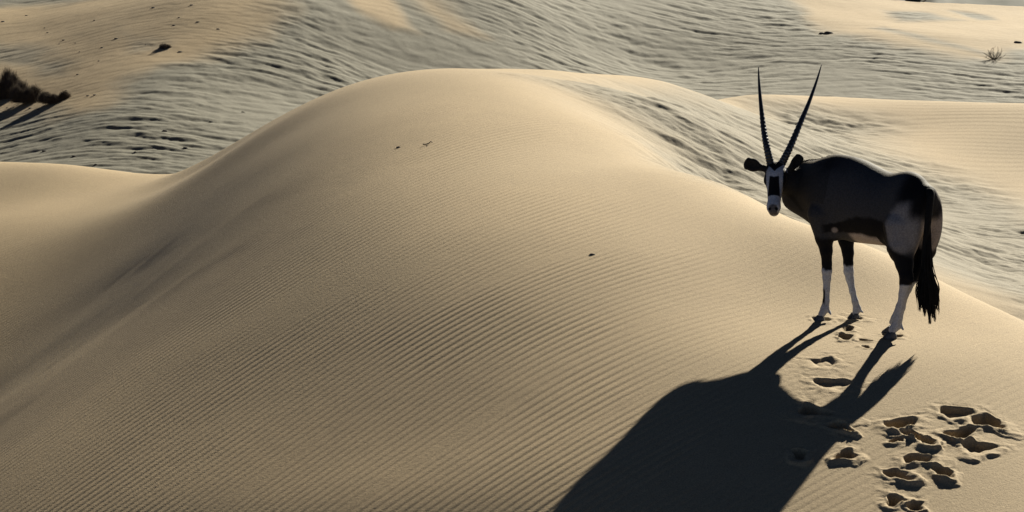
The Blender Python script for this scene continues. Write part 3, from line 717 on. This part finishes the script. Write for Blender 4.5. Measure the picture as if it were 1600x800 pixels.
base = np.array((2.62, 17.8, float(gz(2.62, 17.8))))
oryx = empty('oryx', base)
tag(oryx, 'black and grey oryx with long straight horns standing on the dune crest, masked face turned', 'antelope')
def part(name, V_, F_, mat, parent=oryx, colors=None, smooth=True):
    return np_mesh(name, np.asarray(V_) - base, F_, mat, parent, smooth, colors)
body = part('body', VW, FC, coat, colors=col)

def tube_mesh(path, radii, seg=10, cap=True):
    path = np.array(path, float); n_ = len(path); Vs = []; Fs = []
    up = None
    for i in range(n_):
        t = path[min(i + 1, n_ - 1)] - path[max(i - 1, 0)]; t /= np.linalg.norm(t) + 1e-9
        if up is None: up = np.cross(t, (0.3, 1, 0.2)); up /= np.linalg.norm(up)
        up = up - t * up.dot(t); up /= np.linalg.norm(up); sd2 = np.cross(t, up)
        for j in range(seg):
            a = 2 * math.pi * j / seg; Vs.append(path[i] + radii[i] * (math.cos(a) * up + math.sin(a) * sd2))
    for i in range(n_ - 1):
        for j in range(seg):
            Fs.append((i * seg + j, i * seg + (j + 1) % seg, (i + 1) * seg + (j + 1) % seg, (i + 1) * seg + j))
    if cap:
        Vs.append(path[0]); c0_ = len(Vs) - 1; Vs.append(path[-1]); c1_ = len(Vs) - 1
        for j in range(seg):
            Fs.append((c0_, (j + 1) % seg, j, j)); Fs.append((c1_, (n_ - 1) * seg + j, (n_ - 1) * seg + (j + 1) % seg, (n_ - 1) * seg + (j + 1) % seg))
    return np.array(Vs), [f for f in Fs]
def clean_faces(Fs):
    return Fs
def py_mesh(name, V_, F_, mat, parent, smooth=True):
    me = bpy.data.meshes.new(name); me.from_pydata([tuple(v - base) for v in np.asarray(V_)], [], [tuple(dict.fromkeys(f)) for f in F_]); me.update()
    if smooth: me.polygons.foreach_set('use_smooth', [True] * len(me.polygons))
    me.materials.append(mat); o = bpy.data.objects.new(name, me); C.collection.objects.link(o); o.parent = parent; return o
def catmull(ps, n_):
    ps = np.array(ps, float); P = np.concatenate([[2 * ps[0] - ps[1]], ps, [2 * ps[-1] - ps[-2]]]); out = []
    m = len(ps) - 1
    for q in np.linspace(0, m - 1e-6, n_):
        i = int(q); t = q - i; a, b_, c, d = P[i:i + 4]
        out.append(.5 * ((2 * b_) + (-a + c) * t + (2 * a - 5 * b_ + 4 * c - d) * t * t + (-a + 3 * b_ - 3 * c + d) * t ** 3))
    return np.array(out)

# horns with their rings over the lower half
for path in ([HD(-.005, -.036, -.05), at(1198.5, 232, 18.31), at(1193, 200, 18.42), at(1188.5, 160, 18.57), at(1186, 128, 18.70), at(1185, 103, 18.80)],
             [HD(-.005, .036, -.05), at(1233.5, 232, 18.31), at(1249, 196, 18.42), at(1264, 160, 18.57), at(1275.5, 128, 18.70), at(1284, 100, 18.80)]):
    ps = catmull(path, 150); rad = []
    for i in range(150):
        t = i / 149.0; r0 = .0285 * (1 - t) ** .62 * (1 - .25 * t) + .0012
        ring = (0.5 + 0.5 * math.sin(i * 1.35)) ** 1.5 * .0042 * (1 - sstep(.42, .60, t)) * (1 if t > .03 else 0)
        rad.append(r0 + ring)
    Vh, Fh = tube_mesh(ps, rad, 12); py_mesh('horn', Vh, Fh, M_HORN, oryx)

# eyes
def uv_ball(c, R, r, m=14):
    Vs = []; Fs = []
    for i in range(m + 1):
        for j in range(m * 2):
            th = math.pi * i / m; ph = math.pi * j / m
            p = (math.sin(th) * math.cos(ph) * r[0], math.sin(th) * math.sin(ph) * r[1], math.cos(th) * r[2])
            Vs.append(np.array(c) + R[0] * p[0] + R[1] * p[1] + R[2] * p[2])
    for i in range(m):
        for j in range(m * 2):
            j2 = (j + 1) % (m * 2); Fs.append((i * m * 2 + j, (i + 1) * m * 2 + j, (i + 1) * m * 2 + j2, i * m * 2 + j2))
    return np.array(Vs), Fs
for sd_ in (1, -1):
    Ve, Fe = uv_ball(HD(.120, .071 * sd_, -.043), HR, (.017, .013, .016)); py_mesh('eye', Ve, Fe, M_EYE, oryx)

# cloven hooves: two pointed toes each
def hoof(cx, cy, fwd, size, zg):
    f = np.array((fwd[0], fwd[1], 0.0)); f /= np.linalg.norm(f); sd2 = np.array((-f[1], f[0], 0)); Vs = []; Fs = []
    for s_ in (1, -1):
        b0 = len(Vs)
        for lv, (zz, back, frt, wd) in enumerate(((-.012, -.040, .072, .028), (.012, -.038, .062, .027), (.035, -.030, .034, .022), (.052, -.018, .014, .015))):
            for j in range(12):
                a = 2 * math.pi * j / 12; ca, sa = math.cos(a), math.sin(a)
                lx = (frt if ca > 0 else -back) * ca; nar = 1 - .45 * max(ca, 0) ** 2
                p = f * lx * size + sd2 * (s_ * .021 * size + sa * wd * .78 * nar * size)
                Vs.append(np.array((cx, cy, zg)) + p + np.array((0, 0, zz * size)))
        for lv in range(3):
            for j in range(12): Fs.append((b0 + lv * 12 + j, b0 + lv * 12 + (j + 1) % 12, b0 + (lv + 1) * 12 + (j + 1) % 12, b0 + (lv + 1) * 12 + j))
        Fs.append(tuple(b0 + 36 + j for j in range(12))); Fs.append(tuple(b0 + j for j in range(11, -1, -1)))
    return Vs, Fs
for (px, py, y, fw) in ((1281, 497, 17.99, (-.75, -.15)), (1335, 494, 18.09, (-.60, -.40)), (1393, 521, 17.47, (-.8, -.2)), None or (0, 0, 0, 0)):
    if px == 0:
        q = B(.08, .055, 0)[:2]; fw = (-.7, .3)
    else:
        q = at(px, py, y)[:2]
    zg = gz(q[0], q[1])
    Vh, Fh = hoof(q[0], q[1], fw, 0.92, zg); py_mesh('hoof', Vh, Fh, M_HOOF, oryx)

# tail: a tapering dock and a brush of separate strands
rnd = np.random.RandomState(4)
core = catmull([B(-.195, 0, 1.07), at(1454, 303, 17.38), at(1450, 345, 17.33), at(1446, 385, 17.33), at(1446, 420, 17.33), at(1447, 455, 17.33)], 24)
VT, FT = tube_mesh(core, list(np.interp(np.linspace(0, 1, 24), [0, .15, .5, .8, 1], [.040, .030, .023, .030, .012])), 10)
VT = list(VT)
for i in range(620):
    t = rnd.rand() * .62 + .30; k_ = int(t * 23); r0 = core[k_]
    a = rnd.rand() * 6.283; rr_ = (rnd.rand() ** .6)
    tips = [(1434, 476), (1437, 487), (1441, 482), (1445, 495), (1449, 489), (1453, 507), (1457, 497), (1461, 503), (1464, 484), (1467, 492)]
    tx_, ty_ = tips[int(np.clip((math.cos(a) * rr_ + 1) * 5 + .5 * rnd.randn(), 0, 9))]
    ep = tx_ + 1.1 * rnd.randn(); epy = ty_ - 26 * rnd.rand() ** 2
    e = at(ep, epy, 17.33 + .05 * math.sin(a) * rr_)
    m1 = at(np.interp(t, [.3, .9], [1449, 1447]) + 8.5 * math.cos(a) * rr_, 418 + 18 * rnd.rand(), 17.33 + .06 * math.sin(a) * rr_)
    m2 = (m1 + e) * .5 + np.array((.012 * rnd.randn(), .01 * rnd.randn(), 0)) + np.array((.010 * math.cos(a) * rr_, 0, 0))
    m1 = m1 * .85 + r0 * .15 if m1[2] < r0[2] else r0 - np.array((0, 0, .03))
    pth = catmull([r0, m1, m2, e] if m2[2] < m1[2] < r0[2] else [r0, (r0 + e) / 2 + np.array((.02 * math.cos(a), 0, 0)), e], 9)
    Vs_, Fs_ = tube_mesh(pth, list(np.interp(np.linspace(0, 1, 9), [0, .3, .75, 1], [.004, .0045, .0032, .0006])), 3, False)
    b0 = len(VT); VT += list(Vs_); FT += [tuple(v + b0 for v in f) for f in Fs_]
py_mesh('tail', VT, FT, M_HAIR, oryx)

# short upright mane along the neck and withers
def top_z(x, y):
    i, j = int((x - BX0[0]) / H), int((y - BX0[1]) / H)
    if not (0 <= i < dims[0] and 0 <= j < dims[1]): return None
    q = np.nonzero(F[i, j] < 0)[0]
    return BX0[2] + q[-1] * H if len(q) else None
VM, FM = [], []
mp = catmull([HD(-.02, .0, -.15), at(1262, 272, 18.45), B(.80, 0, 1.1)], 200)
for i in range(900):
    q = mp[rnd.randint(0, 200)] + np.array((rnd.randn() * .014, rnd.randn() * .014, 0)); tz = top_z(q[0], q[1])
    if tz is None: continue
    p = np.array((q[0], q[1], tz - .006)); L = .014 + .012 * rnd.rand()
    dirn = np.array((.35 + .3 * rnd.randn(), -.35 + .3 * rnd.randn(), .9)); dirn /= np.linalg.norm(dirn)
    Vs_, Fs_ = tube_mesh([p, p + dirn * L * .5, p + dirn * L + np.array((.006, -.006, -.004))], [.0026, .002, .0005], 3, False)
    b0 = len(VM); VM += list(Vs_); FM += [tuple(v + b0 for v in f) for f in Fs_]
py_mesh('mane', VM, FM, plain('mane hair', (.05, .042, .035), .6, .3), oryx)
#END_ORYX

# ------------------------------------------------------------------ shrubs, twigs and stones
M_SHRUB = plain('shrub twigs', (.11, .09, .07), .95, .03)
M_WOOD = plain('dry wood', (.060, .045, .032), .8, .1)
M_STONE = plain('dark stone', (.060, .055, .050), .8, .15)
def raw_mesh(name, V_, F_, mat, parent=None, smooth=False, loc=None):
    me = bpy.data.meshes.new(name); me.from_pydata([tuple(v) for v in V_], [], [tuple(dict.fromkeys(f)) for f in F_]); me.update()
    if smooth: me.polygons.foreach_set('use_smooth', [True] * len(me.polygons))
    me.materials.append(mat); o = bpy.data.objects.new(name, me); C.collection.objects.link(o)
    if parent: o.parent = parent
    if loc is not None: o.location = loc
    return o
def strand(VL, FL, ps, rs, seg=3):
    a, f = tube_mesh(ps, rs, seg, False); b0 = len(VL); VL += list(a); FL += [tuple(v + b0 for v in q) for q in f]

def shrub(px, py, w_, h_, dens, label, seed, lean=0.0):
    r_ = np.random.RandomState(seed); p = on_ground(px, py, 50, 130); p.z = gz(p.x, p.y)
    root = empty('shrub', p); tag(root, label, 'shrub')
    V1, F1 = [], []
    for i in range(14):
        a = r_.rand() * 6.283; e = np.array((math.cos(a) * w_ * .30, math.sin(a) * w_ * .25, h_ * .6))
        strand(V1, F1, catmull([(0, 0, -.05), e * .5 + np.array((0, 0, .05)), e], 5), [.02, .016, .012, .009, .005], 5)
    raw_mesh('stem', V1, F1, M_WOOD, root)
    V2, F2 = [], []
    lumps = [(np.array(((r_.rand() - .5) * w_ * .75, (r_.rand() - .5) * w_ * .5, 0)), .45 + .55 * r_.rand()) for _ in range(7)]
    for i in range(dens):
        c_, s_ = lumps[r_.randint(0, 7)]
        a = r_.rand() * 6.283; el_ = r_.rand() ** .8 * 1.45
        d = np.array((math.cos(a) * math.cos(el_) * w_ * .32, math.sin(a) * math.cos(el_) * w_ * .28, math.sin(el_) * h_ * (.95 + .25 * r_.rand()))) * s_
        d[0] += lean * d[2]
        st = c_ + d * (.15 + .5 * r_.rand()); en = c_ + d * (.8 + .25 * r_.rand()) + r_.randn(3) * .03
        st[2] = max(st[2], -.02)
        mid_ = (st + en) / 2 + r_.randn(3) * .03
        strand(V2, F2, [st, mid_, en], [.005, .0045, .001], 3)
    raw_mesh('foliage', V2, F2, M_SHRUB, root)
    return root
shrub(2, 153, 1.15, .85, 8000, 'largest dark bushy shrub on the left edge of the far slope', 1, .0)
shrub(50, 158, 1.2, .60, 7000, 'dark bushy shrub between the largest shrub and the lowest one', 2, -.1)
shrub(84, 161, .95, .36, 5000, 'low dark shrub at the right end of the row of three', 3, -.1)
shrub(258, 75, .48, .08, 900, 'small flat cushion of dark shrub alone on the smooth upper slope', 4, .0)

# dead bush on the right
r_ = np.random.RandomState(9); p = on_ground(1553, 92, 60, 130); p.z = gz(p.x, p.y)
bush = empty('dead_bush', p); tag(bush, 'small leafless bush of bent dry branches on the far bright sand', 'bush')
for i in range(16):
    V1, F1 = [], []
    a = (i / 15.0 - .5) * 2.6 + .1 * r_.randn(); L = .30 + .14 * r_.rand(); e = np.array((math.sin(a) * L * 1.0, .12 * r_.randn(), max(.05, math.cos(a) * L)))
    m_ = e * .5 + np.array((.05 * r_.randn(), .03 * r_.randn(), -.02))
    pth = catmull([(0, 0, -.03), m_, e], 8); strand(V1, F1, pth, list(np.linspace(.013, .003, 8)), 4)
    for k_ in range(4):
        q = pth[3 + k_]; d = r_.randn(3) * .07; d[2] = abs(d[2]) + .02; strand(V1, F1, [q, q + d * .5, q + d], [.006, .005, .002], 3)
    raw_mesh('branch', V1, F1, M_WOOD, bush)

# stones: a few shapes, copied
def stone_mesh(seed):
    r_ = np.random.RandomState(seed); Vs, Fs = uv_ball((0, 0, 0), np.eye(3), (1, .75, .55), 7); out = []
    for v in Vs:
        k_ = 1 + .28 * float(gnoise(np.array([v[0] * 1.4 + seed]), np.array([v[1] * 1.4 + v[2] * 2.1]), seed)[0]); out.append(v * k_)
    return out, Fs
def stone(px, py, size, seed, label, group=None, lo=12, hi=140, stretch=1.0, rz=0.0, name='stone', cat='stone'):
    p = on_ground(px, py, lo, hi); p.z = gz(p.x, p.y)
    Vs, Fs = stone_mesh(seed); o = raw_mesh(name, [v * size * np.array((stretch, 1, 1)) for v in Vs], Fs, M_STONE, None, True, p)
    o.rotation_euler = (0.1, .1, rz); tag(o, label, cat, group); return o
stone(926, 398, .019, 3, 'little dark stone alone in the middle of the rippled dune face', None, 12, 40, 1.3)
stone(623, 231, .020, 4, 'tiny dark stone to the left of the twig near the dune top', None, 12, 40, 1.3)
stone(1284, 52, .10, 5, 'dark stone on the left of the close pair on the far gravel', None, 60, 130)
stone(1295, 52, .13, 6, 'longer dark stone on the right of the close pair on the far gravel', None, 60, 130, 1.5)
stone(1591, 66, .10, 7, 'dark stone on bright sand by the right edge beyond the dead bush', None, 60, 130, 1.6)
src_ = None
far = [(280,28),(272,40),(160,75),(125,82),(93,68),(118,67),(122,117),(104,142),(149,149),(138,150),(5,35),(182,61),(70,43),(75,50),(155,96),(310,35),(341,46),(228,70),(282,81),(12,168),(60,172),(48,170),(148,31),(100,62),(300,8),(240,12),(42,25)]
for i, (px, py) in enumerate(far):
    p = on_ground(px, py, 55, 130); z0 = gz(p.x, p.y)
    if src_ is None:
        src_ = stone(px, py, .075, 11, 'small dark stone scattered with others on the smooth far slope, upper left', 'small stones on the far slope', 60, 130, 1.5, .3); o = src_
    else:
        o = src_.copy(); C.collection.objects.link(o)
    o.location = (p.x, p.y, z0); k_ = (.35 + .5 * random.random()); o.scale = (k_, k_, k_ * .7); o.rotation_euler = (0.2, .1, random.random() * 1.2 - .8)
low = [(505,203+8),(228,240),(190,232),(118,246),(200,205),(115,243),(440,168)]
src_ = None
for i, (px, py) in enumerate([(212,238),(116,244),(150,258),(290,232),(258,205),(330,190),(70,236),(380,175)]):
    p = on_ground(px, py, 50, 130)
    if src_ is None:
        src_ = stone(px, py, .07, 12, 'small dark stone in the grey rippled hollow on the left, behind the dune', 'small stones in the grey hollow', 50, 130, 1.4); o = src_
    else:
        o = src_.copy(); C.collection.objects.link(o)
    o.location = (p.x, p.y, gz(p.x, p.y)); k_ = .45 + .4 * random.random(); o.scale = (k_, k_, k_)

# dry twig near the top of the dune
p = on_ground(668, 226, 12, 40); p.z = gz(p.x, p.y)
V1, F1 = [], []
strand(V1, F1, catmull([(-.055, -.05, .012), (-.02, -.02, .008), (.015, .01, .016), (.04, .05, .030), (.062, .07, .016)], 12), list(np.linspace(.009, .004, 12)), 6)
strand(V1, F1, catmull([(.015, .01, .016), (.035, .0, .034), (.05, .01, .046)], 5), [.006, .005, .005, .004, .002], 5)
V1 = [v * .75 for v in V1]
tw = raw_mesh('twig', V1, F1, M_WOOD, None, True, p); tag(tw, 'short crooked dry twig lying near the top of the dune', 'twig')

# dark stony hills past the far crest
def hills():
    xs = np.arange(8, 120, .8); ysr = np.arange(112, 330, 1.2); X, Y = np.meshgrid(xs, ysr)
    e = sstep(8, 22, X) * sstep(120, 140, Y)
    Z = -22 + e * (11.0 + (Y - 165) * .022 + .35 * fbm(X / 12, Y / 12, 4, 3) + .12 * fbm(X / 2, Y / 3, 3, 5))
    for cx, cy, h_, r2 in ((25.6, 172, 2.6, 2.6), (28.8, 174, 2.8, 1.3)):
        d = np.hypot((X - cx) / r2, (Y - cy) / 9.0); Z += h_ * np.maximum(0, 1 - d) * (1 + .25 * fbm(X / 2, Y / 3, 3, 9))
    nr, nc = X.shape; idx = np.arange(nr * nc, dtype=np.int32).reshape(nr, nc)
    Fq = np.stack([idx[:-1, :-1], idx[:-1, 1:], idx[1:, 1:], idx[1:, :-1]], -1).reshape(-1, 4)
    o = np_mesh('hills', np.stack([X, Y, Z], -1).reshape(-1, 3), Fq, plain('dark rock', (.10, .105, .09), .9, .1)); tag(o, 'dark stony hills past the far sand crest', None, None, 'structure')
hills()
